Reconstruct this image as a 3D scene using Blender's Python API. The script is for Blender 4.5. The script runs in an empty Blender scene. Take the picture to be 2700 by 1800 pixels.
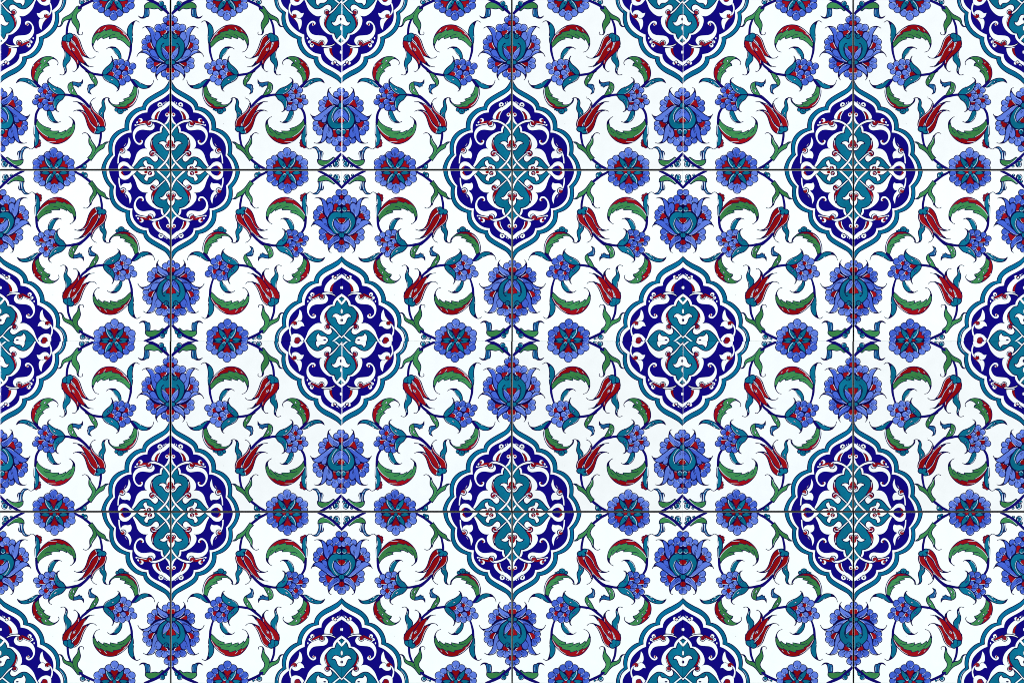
import bpy, math, random
from mathutils import Vector
from mathutils.geometry import delaunay_2d_cdt

# ------------------------------------------------------------------ camera, light, exposure
SC = bpy.context.scene
COL = SC.collection
PX = 0.2 / 450.0                    # a 20 cm tile is 450 units of the drawing
COLS, ROWS = 6, 4
WALL_W, WALL_H = COLS * 450 * PX, ROWS * 450 * PX

cam_d = bpy.data.cameras.new('camera')
cam = bpy.data.objects.new('camera', cam_d)
COL.objects.link(cam)
CAM_DIST = 4.2
cam.location = (0, -CAM_DIST, 0)
cam.rotation_euler = (math.radians(90), 0, 0)
cam_d.sensor_width = 36.0
cam_d.lens = 36.0 * CAM_DIST / (WALL_W * 1.0000)
cam_d.clip_start = 0.1
cam_d.clip_end = 50
SC.camera = cam

world = bpy.data.worlds.new('World')
SC.world = world
world.use_nodes = True
wn = world.node_tree.nodes
wn['Background'].inputs[0].default_value = (0.86, 0.95, 1.0, 1)
wn['Background'].inputs[1].default_value = 0.07

def area(name, loc, size, energy, color):
    d = bpy.data.lights.new(name, 'AREA')
    d.shape = 'RECTANGLE'
    d.size, d.size_y = size
    d.energy = energy
    d.color = color
    o = bpy.data.objects.new(name, d)
    COL.objects.link(o)
    o.location = loc
    o.rotation_euler = (Vector((0, 0, 0)) - Vector(loc)).to_track_quat('-Z', 'Y').to_euler()
    return o
area('softbox_left', (-4.6, -4.0, 1.0), (2.0, 2.6), 405, (0.97, 0.99, 1.0))
area('softbox_right', (4.6, -4.0, 1.0), (2.0, 2.6), 370, (0.97, 0.99, 1.0))

SC.view_settings.view_transform = 'Standard'
SC.view_settings.look = 'None'
SC.view_settings.exposure = 0.0
SC.view_settings.gamma = 1.0
SC.view_settings.use_curve_mapping = False
SC.cycles.max_bounces = 4
SC.cycles.filter_width = 0.9

# ------------------------------------------------------------------ materials
def lin(c):
    return tuple(((v / 255.0) / 12.92 if v / 255.0 <= 0.04045 else ((v / 255.0 + 0.055) / 1.055) ** 2.4) for v in c)

def glaze(name, rgb, var=0.10, rough=0.16, specks=0.0, gain=0.93, scale=55.0):
    m = bpy.data.materials.new(name)
    m.use_nodes = True
    nt = m.node_tree
    N, L = nt.nodes, nt.links
    b = N['Principled BSDF']
    b.inputs['Roughness'].default_value = rough
    b.inputs['IOR'].default_value = 1.45
    base = [min(1, v * gain) for v in lin(rgb)]
    tc = N.new('ShaderNodeTexCoord')
    # brush wash: the pigment pools unevenly under the glaze
    n1 = N.new('ShaderNodeTexNoise'); n1.inputs['Scale'].default_value = scale; n1.inputs['Detail'].default_value = 3
    n2 = N.new('ShaderNodeTexNoise'); n2.inputs['Scale'].default_value = scale * 9; n2.inputs['Detail'].default_value = 2
    for n in (n1, n2): L.new(tc.outputs['Object'], n.inputs['Vector'])
    mx = N.new('ShaderNodeMath'); mx.operation = 'MULTIPLY_ADD'
    L.new(n2.outputs[0], mx.inputs[0]); mx.inputs[1].default_value = 0.55
    L.new(n1.outputs[0], mx.inputs[2])
    mr = N.new('ShaderNodeMapRange')
    mr.inputs['From Min'].default_value = 0.45; mr.inputs['From Max'].default_value = 1.1
    mr.inputs['To Min'].default_value = 1 - var; mr.inputs['To Max'].default_value = 1 + var
    L.new(mx.outputs[0], mr.inputs[0])
    mul = N.new('ShaderNodeVectorMath'); mul.operation = 'SCALE'
    mul.inputs[0].default_value = base
    L.new(mr.outputs[0], mul.inputs['Scale'])
    col_out = mul.outputs[0]
    if specks:
        v = N.new('ShaderNodeTexVoronoi'); v.inputs['Scale'].default_value = 120
        v2 = N.new('ShaderNodeTexNoise'); v2.inputs['Scale'].default_value = 14
        L.new(tc.outputs['Object'], v.inputs['Vector']); L.new(tc.outputs['Object'], v2.inputs['Vector'])
        sz = N.new('ShaderNodeMapRange')
        sz.inputs['From Min'].default_value = 0.5; sz.inputs['From Max'].default_value = 0.75
        sz.inputs['To Min'].default_value = 0.0; sz.inputs['To Max'].default_value = 0.085
        L.new(v2.outputs[0], sz.inputs[0])
        lt = N.new('ShaderNodeMath'); lt.operation = 'LESS_THAN'
        L.new(v.outputs['Distance'], lt.inputs[0]); L.new(sz.outputs[0], lt.inputs[1])
        am = N.new('ShaderNodeMath'); am.operation = 'MULTIPLY'; am.inputs[1].default_value = specks
        L.new(lt.outputs[0], am.inputs[0])
        mix = N.new('ShaderNodeMix'); mix.data_type = 'RGBA'
        L.new(am.outputs[0], mix.inputs['Factor']); L.new(col_out, mix.inputs[6])
        mix.inputs[7].default_value = (0.10, 0.09, 0.12, 1)
        col_out = mix.outputs[2]
    L.new(col_out, b.inputs['Base Color'])
    # slightly wavy fired glaze
    bp = N.new('ShaderNodeBump'); bp.inputs['Strength'].default_value = 0.10; bp.inputs['Distance'].default_value = 0.0004
    n3 = N.new('ShaderNodeTexNoise'); n3.inputs['Scale'].default_value = 160; n3.inputs['Detail'].default_value = 2
    L.new(tc.outputs['Object'], n3.inputs['Vector']); L.new(n3.outputs[0], bp.inputs['Height'])
    L.new(bp.outputs[0], b.inputs['Normal'])
    return m

PALETTES = {
    'deep': dict(white=(245, 251, 251), navy=(8, 0, 72), cobalt=(11, 1, 126), band=(0, 110, 154), teal=(4, 114, 148),
                 blue=(68, 100, 210), green=(62, 142, 82), red=(156, 8, 20), stem=(12, 0, 108), ribbon=(26, 104, 164), hi=(226, 236, 252),
                 dark=(96, 6, 24), ball=(150, 26, 40)),
    'light': dict(white=(242, 246, 245), navy=(8, 0, 72), cobalt=(11, 1, 126), band=(0, 102, 142), teal=(2, 106, 138),
                  blue=(96, 126, 222), green=(54, 126, 68), red=(140, 2, 8), stem=(12, 2, 114), ribbon=(24, 98, 154), hi=(222, 234, 252),
                  dark=(96, 4, 10), ball=(138, 8, 18)),
}
# the four tiles of a repeat each get a slightly different white
PALETTES = {'A': dict(PALETTES['deep'], white=(242, 247, 249)), 'B': dict(PALETTES['light'], white=(239, 243, 244)),
            'C': dict(PALETTES['light'], white=(246, 253, 253)), 'D': dict(PALETTES['deep'], white=(246, 253, 253))}
MATS = {}
VAR = dict(white=0.03, navy=0.08, cobalt=0.16, band=0.20, teal=0.22, blue=0.17, green=0.24, red=0.20, stem=0.16, ribbon=0.20, hi=0.03, dark=0.1, ball=0.18)
for pal, cs in PALETTES.items():
    for k, c in cs.items():
        MATS[pal, k] = glaze('glaze_%s_%s' % (k, pal), c, VAR[k], specks=0.8 if k == 'white' else 0.0, gain=0.83 if k in ('white', 'hi') else 0.79)
def plain(name, rgb, rough):
    m = bpy.data.materials.new(name); m.use_nodes = True
    nt = m.node_tree; b = nt.nodes['Principled BSDF']
    n = nt.nodes.new('ShaderNodeTexNoise'); n.inputs['Scale'].default_value = 300
    r = nt.nodes.new('ShaderNodeValToRGB')
    r.color_ramp.elements[0].color = (*[v * 0.6 for v in rgb], 1); r.color_ramp.elements[1].color = (*[v * 1.4 for v in rgb], 1)
    nt.links.new(n.outputs[0], r.inputs[0]); nt.links.new(r.outputs[0], b.inputs['Base Color'])
    b.inputs['Roughness'].default_value = rough
    return m
M_GROUT = plain('grout_mortar', (0.008, 0.005, 0.005), 0.95)
M_BISC = plain('fired_clay', (0.05, 0.032, 0.026), 0.9)

# ------------------------------------------------------------------ drawing of one tile (units: 1/8 px of a 450 px tile, y down)
OFF = dict(a=(0, 0), b=(1016, 0), c=(2032, 0), d=(0, 1016), e=(1016, 1016), f=(2032, 1016), g=(0, 2032), h=(1016, 2032), i=(2032, 2032))
PARTS = []          # dict(name, parent, label, faces=[(colour, polygon, level)])
cur = None
level = 0.0
motif_n = 0
DRAWS = []          # every brush layer: (order, number) and its bounds

def part(name, base=0.0, label=None):
    """a painted motif: a part of the tile"""
    global cur, level, motif_n
    motif_n += 1
    level = base + motif_n * 0.011
    cur = dict(name=name, parent=None, label=label, faces=[])
    PARTS.append(cur)
    cur['top'] = len(PARTS) - 1
def sub(name, label=None):
    """a piece of the motif: a sub-part"""
    global cur
    top = cur['top']
    cur = dict(name=name, parent=top, label=label, faces=[], top=top)
    PARTS.append(cur)
def own():
    global cur
    cur = PARTS[cur['top']]

def parse(crop, s):
    ox, oy = OFF[crop]
    out = []
    for t in s.split():
        corner = t.endswith('*')
        v = [float(x) for x in t.rstrip('*').split(',')]
        out.append((v[0] + ox, v[1] + oy, v[2] if len(v) > 2 else None, corner))
    return out

def cr(p0, p1, p2, p3, t):
    """centripetal-ish Catmull-Rom, any dimension"""
    t2, t3 = t * t, t * t * t
    return tuple(0.5 * (2 * b + (c - a) * t + (2 * a - 5 * b + 4 * c - d) * t2 + (3 * b - a - 3 * c + d) * t3) for a, b, c, d in zip(p0, p1, p2, p3))

def smooth(pts, closed, step=15.0):
    n = len(pts)
    P = [p[:2] + ((p[2],) if p[2] is not None else ()) for p in pts]
    C = [p[3] for p in pts]
    out = []
    for k in range(n if closed else n - 1):
        i1, i2 = k, (k + 1) % n
        p1, p2 = P[i1], P[i2]
        def refl(a, b): return tuple(2 * x - y for x, y in zip(a, b))
        if C[i1] or (not closed and i1 == 0): p0 = refl(p1, p2)
        else: p0 = P[i1 - 1]
        if C[i2] or (not closed and i2 == n - 1): p3 = refl(p2, p1)
        else: p3 = P[(i2 + 1) % n]
        d = math.dist(p1[:2], p2[:2])
        # tame uneven spacing
        d0, d3 = math.dist(p0[:2], p1[:2]), math.dist(p2[:2], p3[:2])
        if d0 > 1e-6 and d0 > 1.6 * d: p0 = tuple(b + (a - b) * (1.6 * d / d0) for a, b in zip(p0, p1))
        if d3 > 1e-6 and d3 > 1.6 * d: p3 = tuple(b + (a - b) * (1.6 * d / d3) for a, b in zip(p3, p2))
        m = max(2, min(9, int(round(d / step))))
        if C[i1] and C[i2]: m = 1
        for j in range(m):
            out.append(cr(p0, p1, p2, p3, j / m))
    if not closed: out.append(P[-1])
    return out

def put(col, poly):
    cur['faces'].append((col, poly, DRAWS[-1]))
    b = DRAWS[-1]['box']
    for x, y in poly:
        b[0] = min(b[0], x); b[1] = min(b[1], y); b[2] = max(b[2], x); b[3] = max(b[3], y)
def new_draw():
    DRAWS.append(dict(order=level, n=len(DRAWS), box=[1e9, 1e9, -1e9, -1e9], z=0))
def stack_layers():
    """lowest free height for every brush layer above the ones it crosses"""
    done = []
    for d in sorted(DRAWS, key=lambda d: (d['order'], d['n'])):
        b = d['box']
        z = 0
        for o in done:
            c = o['box']
            if o['z'] >= z and b[0] < c[2] and c[0] < b[2] and b[1] < c[3] and c[1] < b[3]: z = o['z'] + 1
        d['z'] = z
        done.append(d)

def fill_poly(col, pl):
    global level
    new_draw()
    vs = [Vector((p[0], p[1])) for p in pl]
    res = delaunay_2d_cdt(vs, [], [list(range(len(vs)))], 1, 1e-4)
    for f in res[2]:
        put(col, [(res[0][i].x, res[0][i].y) for i in f])
    level += 1.0

def ribbon(col, pl, ws, closed):
    """a brush line with a width at every point"""
    global level
    new_draw()
    n = len(pl)
    L, R = [], []
    for k in range(n):
        a = pl[k - 1] if (closed or k > 0) else pl[k]
        c = pl[(k + 1) % n] if (closed or k < n - 1) else pl[k]
        b = pl[k]
        d1 = (b[0] - a[0], b[1] - a[1]); d2 = (c[0] - b[0], c[1] - b[1])
        l1 = math.hypot(*d1) or 1; l2 = math.hypot(*d2) or 1
        if d1 == (0, 0): t = (d2[0] / l2, d2[1] / l2)
        elif d2 == (0, 0): t = (d1[0] / l1, d1[1] / l1)
        else:
            t = (d1[0] / l1 + d2[0] / l2, d1[1] / l1 + d2[1] / l2)
        lt = math.hypot(*t)
        if lt < 1e-3: t = (-d1[1] / l1, d1[0] / l1); lt = 1
        t = (t[0] / lt, t[1] / lt)
        cosh = max(0.45, abs(t[0] * d2[0] / l2 + t[1] * d2[1] / l2)) if d2 != (0, 0) else 1
        w = ws[k] * 0.5 / cosh
        L.append((b[0] - t[1] * w, b[1] + t[0] * w)); R.append((b[0] + t[1] * w, b[1] - t[0] * w))
    for k in range(n if closed else n - 1):
        j = (k + 1) % n
        put(col, [L[k], L[j], R[j], R[k]])
    if not closed:
        for e, o in ((0, 1), (n - 1, n - 2)):
            d = (pl[e][0] - pl[o][0], pl[e][1] - pl[o][1]); l = math.hypot(*d) or 1
            u = (d[0] / l, d[1] / l); w = ws[e] * 0.5
            if w < 3: continue
            put(col, [(pl[e][0] + w * (u[0] * math.sin(q) - u[1] * math.cos(q)), pl[e][1] + w * (u[1] * math.sin(q) + u[0] * math.cos(q))) for q in [math.pi * z / 4 for z in range(5)]])
    level += 1.0

def F(col, crop, s, ol=17, olc='navy', smoothed=True):
    """filled shape with an outline of width OL"""
    pts = parse(crop, s)
    pl = smooth(pts, True) if smoothed else [p[:2] for p in pts]
    clean = []
    for p in pl:
        if not clean or math.dist(p[:2], clean[-1]) > 0.5: clean.append(tuple(p[:2]))
    if math.dist(clean[0], clean[-1]) < 0.5: clean.pop()
    fill_poly(col, clean)
    if ol: ribbon(olc, clean, [ol * 1.08] * len(clean), True)

def S(col, crop, s, w=None):
    """brush stroke: points x,y,w or one width for all"""
    pts = parse(crop, s)
    pts = [(p[0], p[1], p[2] if p[2] is not None else w, p[3]) for p in pts]
    pl = smooth(pts, False, 16.0)
    ribbon(col, [p[:2] for p in pl], [max(1.5, p[2]) for p in pl], False)
def T(crop, s): S('navy', crop, ' '.join('%s,%s,%.1f' % (*t.split(',')[:2], max(14.0, float(t.split(',')[2]) * 1.2)) for t in s.split()))
def H(crop, s, w=8): S('hi', crop, s, w * 0.75)
def V(crop, s, w=9): S('navy', crop, s, w * 1.25)

def ell(col, crop, x, y, rx, ry=None, rot=0.0, ol=0, olc='navy', n=18):
    ry = rx if ry is None else ry
    ox, oy = OFF[crop]
    c, s_ = math.cos(math.radians(rot)), math.sin(math.radians(rot))
    n = 10 if rx < 20 else (26 if rx > 40 else n)
    pl = [(x + ox + rx * math.cos(q) * c - ry * math.sin(q) * s_, y + oy + rx * math.cos(q) * s_ + ry * math.sin(q) * c) for q in [2 * math.pi * k / n for k in range(n)]]
    fill_poly(col, pl)
    if ol: ribbon(olc, pl, [ol * 1.05] * n, True)
def ring(col, crop, x, y, r, w, a0=0, a1=360):
    m = max(5, int(abs(a1 - a0) / 22))
    ox, oy = OFF[crop]
    pl = [(x + ox + r * math.cos(math.radians(a0 + (a1 - a0) * k / m)), y + oy + r * math.sin(math.radians(a0 + (a1 - a0) * k / m))) for k in range(m + 1)]
    ribbon(col, pl, [w] * len(pl), False)
def seed(crop, x, y, rx, ry, rot, col='hi'):
    ell(col, crop, x, y, rx, ry, rot, 9)

def lobes(crop, c, ls, hl=(-0.6, -0.8), inner=True):
    """petals of a small blossom: round lobes that run together at the centre, with brush rays"""
    if inner:
        for col, ex in (('navy', 10), ('blue', -10)):
            for x, y, r in ls:
                S(col, crop, '%f,%f,%f %f,%f,%f' % (c[0], c[1], 0.8 * r + 2 * ex, x, y, 1.7 * r + 2 * ex))
    for x, y, r in ls: ell('navy', crop, x, y, r + 9)
    for x, y, r in ls: ell('blue', crop, x, y, r - 6)
    if inner:
        for x, y, r in ls: S('blue', crop, '%f,%f,%f %f,%f,%f' % (c[0] * .8 + x * .2, c[1] * .8 + y * .2, 0.7 * r, x, y, 1.45 * r))
    # creases: a short brush line from each notch of the scalloped edge towards the centre
    for i in range(len(ls)):
        for k in range(i):
            (x1, y1, r1), (x2, y2, r2) = ls[i], ls[k]
            d = math.hypot(x2 - x1, y2 - y1)
            if d >= r1 + r2 + 4 or d < 1: continue
            a = (r1 * r1 - r2 * r2 + d * d) / (2 * d)
            h = math.sqrt(max(0.0, r1 * r1 - a * a))
            mx, my = x1 + a * (x2 - x1) / d, y1 + a * (y2 - y1) / d
            q = [(mx + e * h * (y2 - y1) / d, my - e * h * (x2 - x1) / d) for e in (1, -1)]
            p = max(q, key=lambda t: math.hypot(t[0] - c[0], t[1] - c[1]))
            if math.hypot(mx - c[0], my - c[1]) < 15: continue
            g = (c[0] - p[0], c[1] - p[1]); gl = math.hypot(*g)
            # follow the rim of the lobe drawn last, then bend to the centre
            t = min(0.62, 1.05 * min(r1, r2) / gl)
            m_ = (p[0] + g[0] * t * 0.5 + (x2 - x1) / d * 5, p[1] + g[1] * t * 0.5 + (y2 - y1) / d * 5)
            S('navy', crop, '%f,%f,17 %f,%f,15 %f,%f,8' % (p[0], p[1], m_[0], m_[1], p[0] + g[0] * t, p[1] + g[1] * t))
    for x, y, r in ls:
        d = math.hypot(x - c[0], y - c[1]) or 1
        u = ((x - c[0]) / d, (y - c[1]) / d)
        e = d + r * 0.15; b = max(20.0, d - r * 1.05)
        for off in (-0.16, 0.16):
            px, py = -u[1] * off * r, u[0] * off * r
            S('navy', crop, '%f,%f,11 %f,%f,5' % (c[0] + u[0] * b + px * .4, c[1] + u[1] * b + py * .4, c[0] + u[0] * (e - r * .2 - r * .3 * (off > 0)) + px, c[1] + u[1] * (e - r * .2 - r * .3 * (off > 0)) + py))
        # thin pale gap inside the outline
        a = math.degrees(math.atan2(hl[1], hl[0]))
        ring('hi', crop, x, y, r - 14, 5, a - 45, a + 40)

# ---- corner medallions -------------------------------------------------------------------------------
def medallion_upper():
    part('corner_medallion', 0)
    sub('teal_border')
    F('band', 'a', '-160,-160* 1396,-160* 1393,0 1386,60 1362,140 1310,220 1230,290* 1242,370 1236,460 1210,560 1150,660 1062,748 985,798 918,822* 908,900 888,970 850,1050 790,1128 705,1198 630,1232 564,1245* 554,1305 525,1370 470,1440 390,1508 300,1562 240,1590 150,1640 70,1690 0,1756 -160,1900*', 17)
    S('hi', 'a', '1340,20 1332,70 1300,160 1245,225', 5)
    sub('white_border')
    F('white', 'a', '-160,-160* 1324,-160* 1322,0 1314,60 1286,145 1232,212 1158,268* 1168,350 1160,440 1130,540 1070,632 990,704 905,760 826,793* 828,870 802,960 750,1050 680,1122 590,1178 475,1208* 470,1275 440,1340 380,1400 290,1456 180,1512 110,1556 45,1602 0,1652 -160,1800*', 15)
    sub('cobalt_ground')
    F('cobalt', 'a', '-160,-160* 1262,-160* 1262,0 1250,50 1215,120 1160,180 1100,230* 1108,310 1100,400 1070,490 1010,572 930,648 850,702 768,738* 765,820 740,910 690,1000 620,1072 530,1126 415,1150* 410,1205 385,1268 338,1325 260,1380 150,1440 60,1492 0,1534 -160,1640*', 0)
    sub('teal_heart')
    F('teal', 'a', '-160,-160* 740,-160* 740,0 640,150 450,230 350,330 345,450 300,640 150,740 110,850 -40,930* -160,930*', 0)
    sub('white_arabesque')
    F('white', 'a', '800,-60* 748,30 718,110 690,180 642,248 572,312 492,347 400,340* 432,382 442,450 426,530 386,610 322,680 250,726 175,740* 168,790 132,855 60,925 -60,1005* -60,935* 40,868 100,800 135,705* 200,695 262,640 316,555 340,470 332,390 300,325 310,300 260,292 210,240 188,185 192,145 225,108 280,96 340,125 400,168 470,192 540,185 606,142 668,78 716,5 745,-60*', 0)
    S('navy', 'a', '745,-60 716,5 668,78 606,142 540,187 470,194 400,170 340,127 280,97 225,108 192,145 188,185 212,242', 21)
    S('navy', 'a', '-60,935 40,868 100,800 132,708* 200,697 262,642 318,555 340,470', 21)
    F('white', 'a', '-60,-20* 0,22 60,92 130,170 205,238 292,285* 290,312 235,308 165,264 95,190 28,105 -60,30*', 17)
    S('white', 'a', '-30,745,40 40,820,46 70,862,40', 40)
    S('navy', 'a', '-30,718 30,770 78,832', 10)
    S('white', 'a', '40,64,26 130,-10,26 215,-80,26'); S('navy', 'a', '64,86 150,14 240,-62', 9); S('navy', 'a', '20,44 110,-32', 9)
    S('navy', 'a', '400,341,10 425,350,9 470,351,4')
    sub('white_tulip_sprig')
    F('white', 'a', '262,-120* 272,0 292,35 345,70 415,75 455,100 462,138* 505,108 526,50 520,-20 490,-120*', 17)
    F('white', 'a', '-60,305* 40,318 82,365 105,430 140,472 190,465* 178,512 130,552 70,548 20,518 -60,490*', 17)
    ell('navy', 'a', -2, 410, 17, 32); ell('navy', 'a', 345, -12, 30, 16); F('white', 'a', '-60,548* 0,552 12,600 2,645 -60,680*', 8)
    sub('red_scroll')
    F('red', 'a', '214,308* 268,322 320,380 345,460 334,545 290,614* 306,530 290,440 256,370', 15)
    S('hi', 'a', '296,345,9 326,410,9 336,470,5')
    ell('hi', 'a', 292, 262, 52, ol=16); ell('ball', 'a', 288, 268, 40)
    ring('navy', 'a', 278, 258, 26, 10, 150, 420)
    sub('white_scroll')
    F('white', 'a', '575,548* 535,520 528,485 560,452 610,450 665,490 706,560 718,640 706,715 665,790 600,842 520,872 460,915 400,970 330,955 285,905 276,850 310,790 370,762 460,753 550,743 615,712 655,660 677,600 668,540 630,497 590,480 562,494 560,518* 590,500 602,525 592,545*', 0)
    ell('red', 'a', 572, 526, 18)
    F('red', 'a', '420,985* 470,932 560,888 640,868* 600,910 530,950 460,982*', 9)
    S('white', 'a', '455,922,10 550,876,15 640,846,8'); S('navy', 'a', '460,905 550,868 650,828', 10)
    ell('white', 'a', 606, 962, 42); ell('navy', 'a', 600, 948, 20); ell('ball', 'a', 575, 985, 13); ell('white', 'a', 655, 890, 30); ell('navy', 'a', 645, 895, 13); ell('white', 'a', 700, 812, 13, 22)
    F('white', 'a', '95,905* 200,952 300,962 370,952 420,950* 400,992 330,1006 230,998 140,962*', 15)
    ell('white', 'a', 402, 908, 55, ol=16); ell('ball', 'a', 406, 920, 42)
    ring('navy', 'a', 396, 902, 26, 10, 150, 420)
    sub('white_leaf')
    F('white', 'a', '175,995* 240,1008 355,1022* 347,1095 312,1175 250,1248 180,1300 120,1300 20,1370 -60,1420* -60,1345* 60,1275 150,1205 205,1130 232,1060', 0)
    F('red', 'a', '180,1024* 236,1024* 230,1085 200,1150 140,1212* 172,1120 182,1070', 8)
    ell('white', 'a', 165, 1336, 32); ell('white', 'a', 122, 1322, 34, ol=16); ell('ball', 'a', 132, 1336, 14); ell('white', 'a', 72, 1372, 20, 13, -30); ell('white', 'a', 38, 1395, 7)
    ell('white', 'a', -2, 1105, 18, 34)
    sub('white_bud_sprig')
    F('white', 'a', '780,10* 850,88 940,122 1015,110 1056,60 1058,-60* 990,-60* 978,18 930,50 880,42 820,-60*', 0)
    F('ball', 'a', '860,-60* 985,-60* 970,18 920,40 880,22', 0)
    F('white', 'a', '1045,85* 1066,66* 1092,150 1090,240 1060,308 1005,342* 1046,280 1068,200', 0)
    F('white', 'a', '775,280* 830,285 880,248 930,225 990,230 1028,265 1020,310 960,365 910,392 850,385 800,345', 0)
    F('white', 'a', '935,368* 850,402 822,450 822,520 840,590 874,636* 886,560 908,490 960,415 990,385', 0)
    S('navy', 'a', '845,392,5 890,398,9 930,370,9')
    ell('ball', 'a', 975, 342, 42, ol=14)
    ring('hi', 'a', 985, 325, 30, 10, -150, 30)
    F('ball', 'a', '960,330* 1000,352 1070,308* 1035,370 985,388 950,372', 0)
    S('dark', 'a', '1000,395,12 930,465,8 910,510,3')

def medallion_lower():
    part('corner_medallion', 0)
    sub('teal_border')
    F('band', 'i', '104,1700* 105,1568 120,1480 152,1390 200,1302 268,1215* 260,1120 265,1010 300,900 360,810 440,740 520,700 602,672* 602,600 620,500 660,420 730,340 820,272 900,240 976,222* 990,160 1038,90 1110,30 1220,-38 1340,-105 1430,-160 1495,-240 1540,-330 1560,-420 1760,-420* 1760,1700*', 17)
    sub('white_border')
    F('white', 'i', '190,1700* 190,1560 198,1480 230,1390 282,1310 352,1235* 336,1170 335,1090 348,1000 382,915 440,842 512,785 600,742 690,715* 685,640 700,540 748,450 820,372 896,325 960,302 1035,292* 1050,225 1092,160 1160,105 1260,42 1400,-40 1500,-115 1560,-190 1760,-250* 1760,1700*', 15)
    sub('cobalt_ground')
    F('cobalt', 'i', '250,1700* 250,1560 266,1480 300,1390 345,1310 392,1252* 385,1150 392,1050 432,950 500,870 580,810 660,775 742,765* 735,680 747,590 790,500 860,422 940,372 1005,350 1075,342* 1085,282 1125,210 1210,145 1320,92 1440,22 1540,-58 1760,-200* 1760,1700*', 0)
    sub('teal_heart')
    F('teal', 'i', '1480,590* 1415,640 1390,700 1380,772 1300,790 1220,840 1170,920 1140,1060 1170,1200 1270,1330 1225,1350 1150,1290 1060,1255 950,1280 850,1400 770,1490 700,1700* 1760,1700* 1760,400* 1560,500', 0)
    S('navy', 'i', '1480,590 1560,500', 12)
    sub('white_arabesque')
    F('white', 'i', '1340,745* 1342,690 1362,640 1385,618* 1418,640* 1392,700 1382,772* 1300,790 1222,842 1186,910 1180,1000 1200,1100 1260,1200 1300,1270 1308,1315 1285,1365 1235,1388 1180,1350 1130,1302 1060,1280 980,1298 910,1350 845,1430 780,1500* 750,1468* 792,1385 820,1310 850,1220 900,1152 970,1112 1060,1105* 1030,1070 1018,1010 1038,930 1100,850 1180,790 1270,752', 0)
    S('navy', 'i', '1416,640 1391,700 1382,774* 1300,792 1224,842 1188,910 1184,1000 1208,1095 1290,1200', 21)
    S('navy', 'i', '1300,1270 1310,1315 1285,1368 1235,1391 1180,1353 1130,1304 1060,1282 980,1300 910,1352 845,1432 782,1502', 21)
    S('navy', 'i', '1061,1105,10 1030,1100,9 985,1108,4')
    F('white', 'i', '1215,1172* 1290,1215 1372,1290 1445,1362* 1428,1392* 1350,1322 1275,1250 1230,1215*', 17)
    S('white', 'i', '1475,1430,34 1520,1490,34 1560,1560,34'); S('navy', 'i', '1494,1410 1560,1510', 9); S('navy', 'i', '1456,1445 1520,1550', 9)
    sub('red_scroll')
    F('red', 'i', '1180,875* 1150,960 1143,1040 1165,1112 1230,1172 1295,1215* 1245,1130 1205,1050 1180,970', 14)
    S('hi', 'i', '1176,930,10 1166,990,9 1172,1040,5')
    ell('ball', 'i', 1180, 1207, 58, ol=18)
    S('hi', 'i', '1150,1215,8 1160,1185,14 1200,1172,18 1240,1185,18'); S('hi', 'i', '1185,1245,8 1215,1240,16 1230,1212,10')
    ring('navy', 'i', 1186, 1212, 22, 8, 160, 400)
    sub('white_tulip_sprig')
    F('white', 'i', '1310,1000* 1338,962 1400,945 1448,958 1478,988* 1470,930 1484,870 1530,815 1600,770* 1600,1135* 1510,1150 1452,1120 1412,1062 1370,1018', 17)
    F('red', 'i', '1530,918* 1495,975 1508,1012 1545,1012 1580,960', 0)
    ell('ball', 'i', 1502, 1052, 44, ol=14); ring('hi', 'i', 1502, 1062, 22, 9, 0, 220)
    F('white', 'i', '1060,1343* 1010,1360 985,1400 1000,1448 1032,1490* 960,1482 905,1510 840,1580 1190,1600* 1216,1515 1200,1466 1150,1440 1085,1418', 17)
    ell('ball', 'i', 1112, 1518, 40, ol=14); F('red', 'i', '1060,1525* 1020,1512 985,1545 1050,1580', 0)
    ring('hi', 'i', 1118, 1512, 20, 9, 60, 260)
    sub('white_ring')
    S('navy', 'i', '1580,1080,60 1540,1230,60 1475,1360,62 1385,1462,62 1270,1570,62')
    S('white', 'i', '1580,1080,36 1540,1230,34 1475,1360,36 1385,1462,36 1270,1570,40')
    S('navy', 'i', '1545,1200,8 1552,1350,16 1552,1560,16')
    S('navy', 'i', '1110,530,50 1200,520,64 1310,548,60 1420,612,60 1500,700,60 1560,800,60')
    S('white', 'i', '1110,540,16 1190,518,40 1310,545,36 1420,610,34 1500,700,34 1560,800,36')
    sub('white_scroll')
    F('white', 'i', '1190,570* 1220,605 1226,650 1195,700 1140,720 1060,714 980,705 910,718 850,760 815,830 820,900 850,955 895,988 940,978 958,952 940,925* 975,930 980,968 948,1016 890,1022 830,980 785,900 770,810 785,740 830,675 900,630 980,610 1050,598* 1090,640 1150,640', 0)
    ell('dark', 'i', 934, 952, 22)
    F('red', 'i', '1062,510* 990,524 920,552 865,602* 935,598 1010,578 1050,560', 9)
    S('white', 'i', '830,622,8 870,604,14 950,590,14 1030,575,16'); S('navy', 'i', '840,640 890,618 960,606 1050,590', 10)
    ell('hi', 'i', 1122, 585, 60, ol=16); ell('ball', 'i', 1100, 563, 52, ol=9)
    S('hi', 'i', '1105,530,10 1130,520,18 1170,508,26'); S('hi', 'i', '1095,555,6 1108,535,12 1130,522,10')
    ell('white', 'i', 932, 508, 44); ell('ball', 'i', 908, 514, 28); ring('navy', 'i', 912, 506, 20, 9, -120, 120); ell('white', 'i', 862, 552, 17, 24, 30); ell('white', 'i', 822, 608, 14, 18, 40)
    sub('white_leaf')
    F('white', 'i', '1600,75* 1480,140 1400,208 1300,262 1222,330 1175,400 1164,462 1200,482 1300,490* 1310,420 1370,310 1450,262 1540,180 1600,100*', 0)
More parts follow.
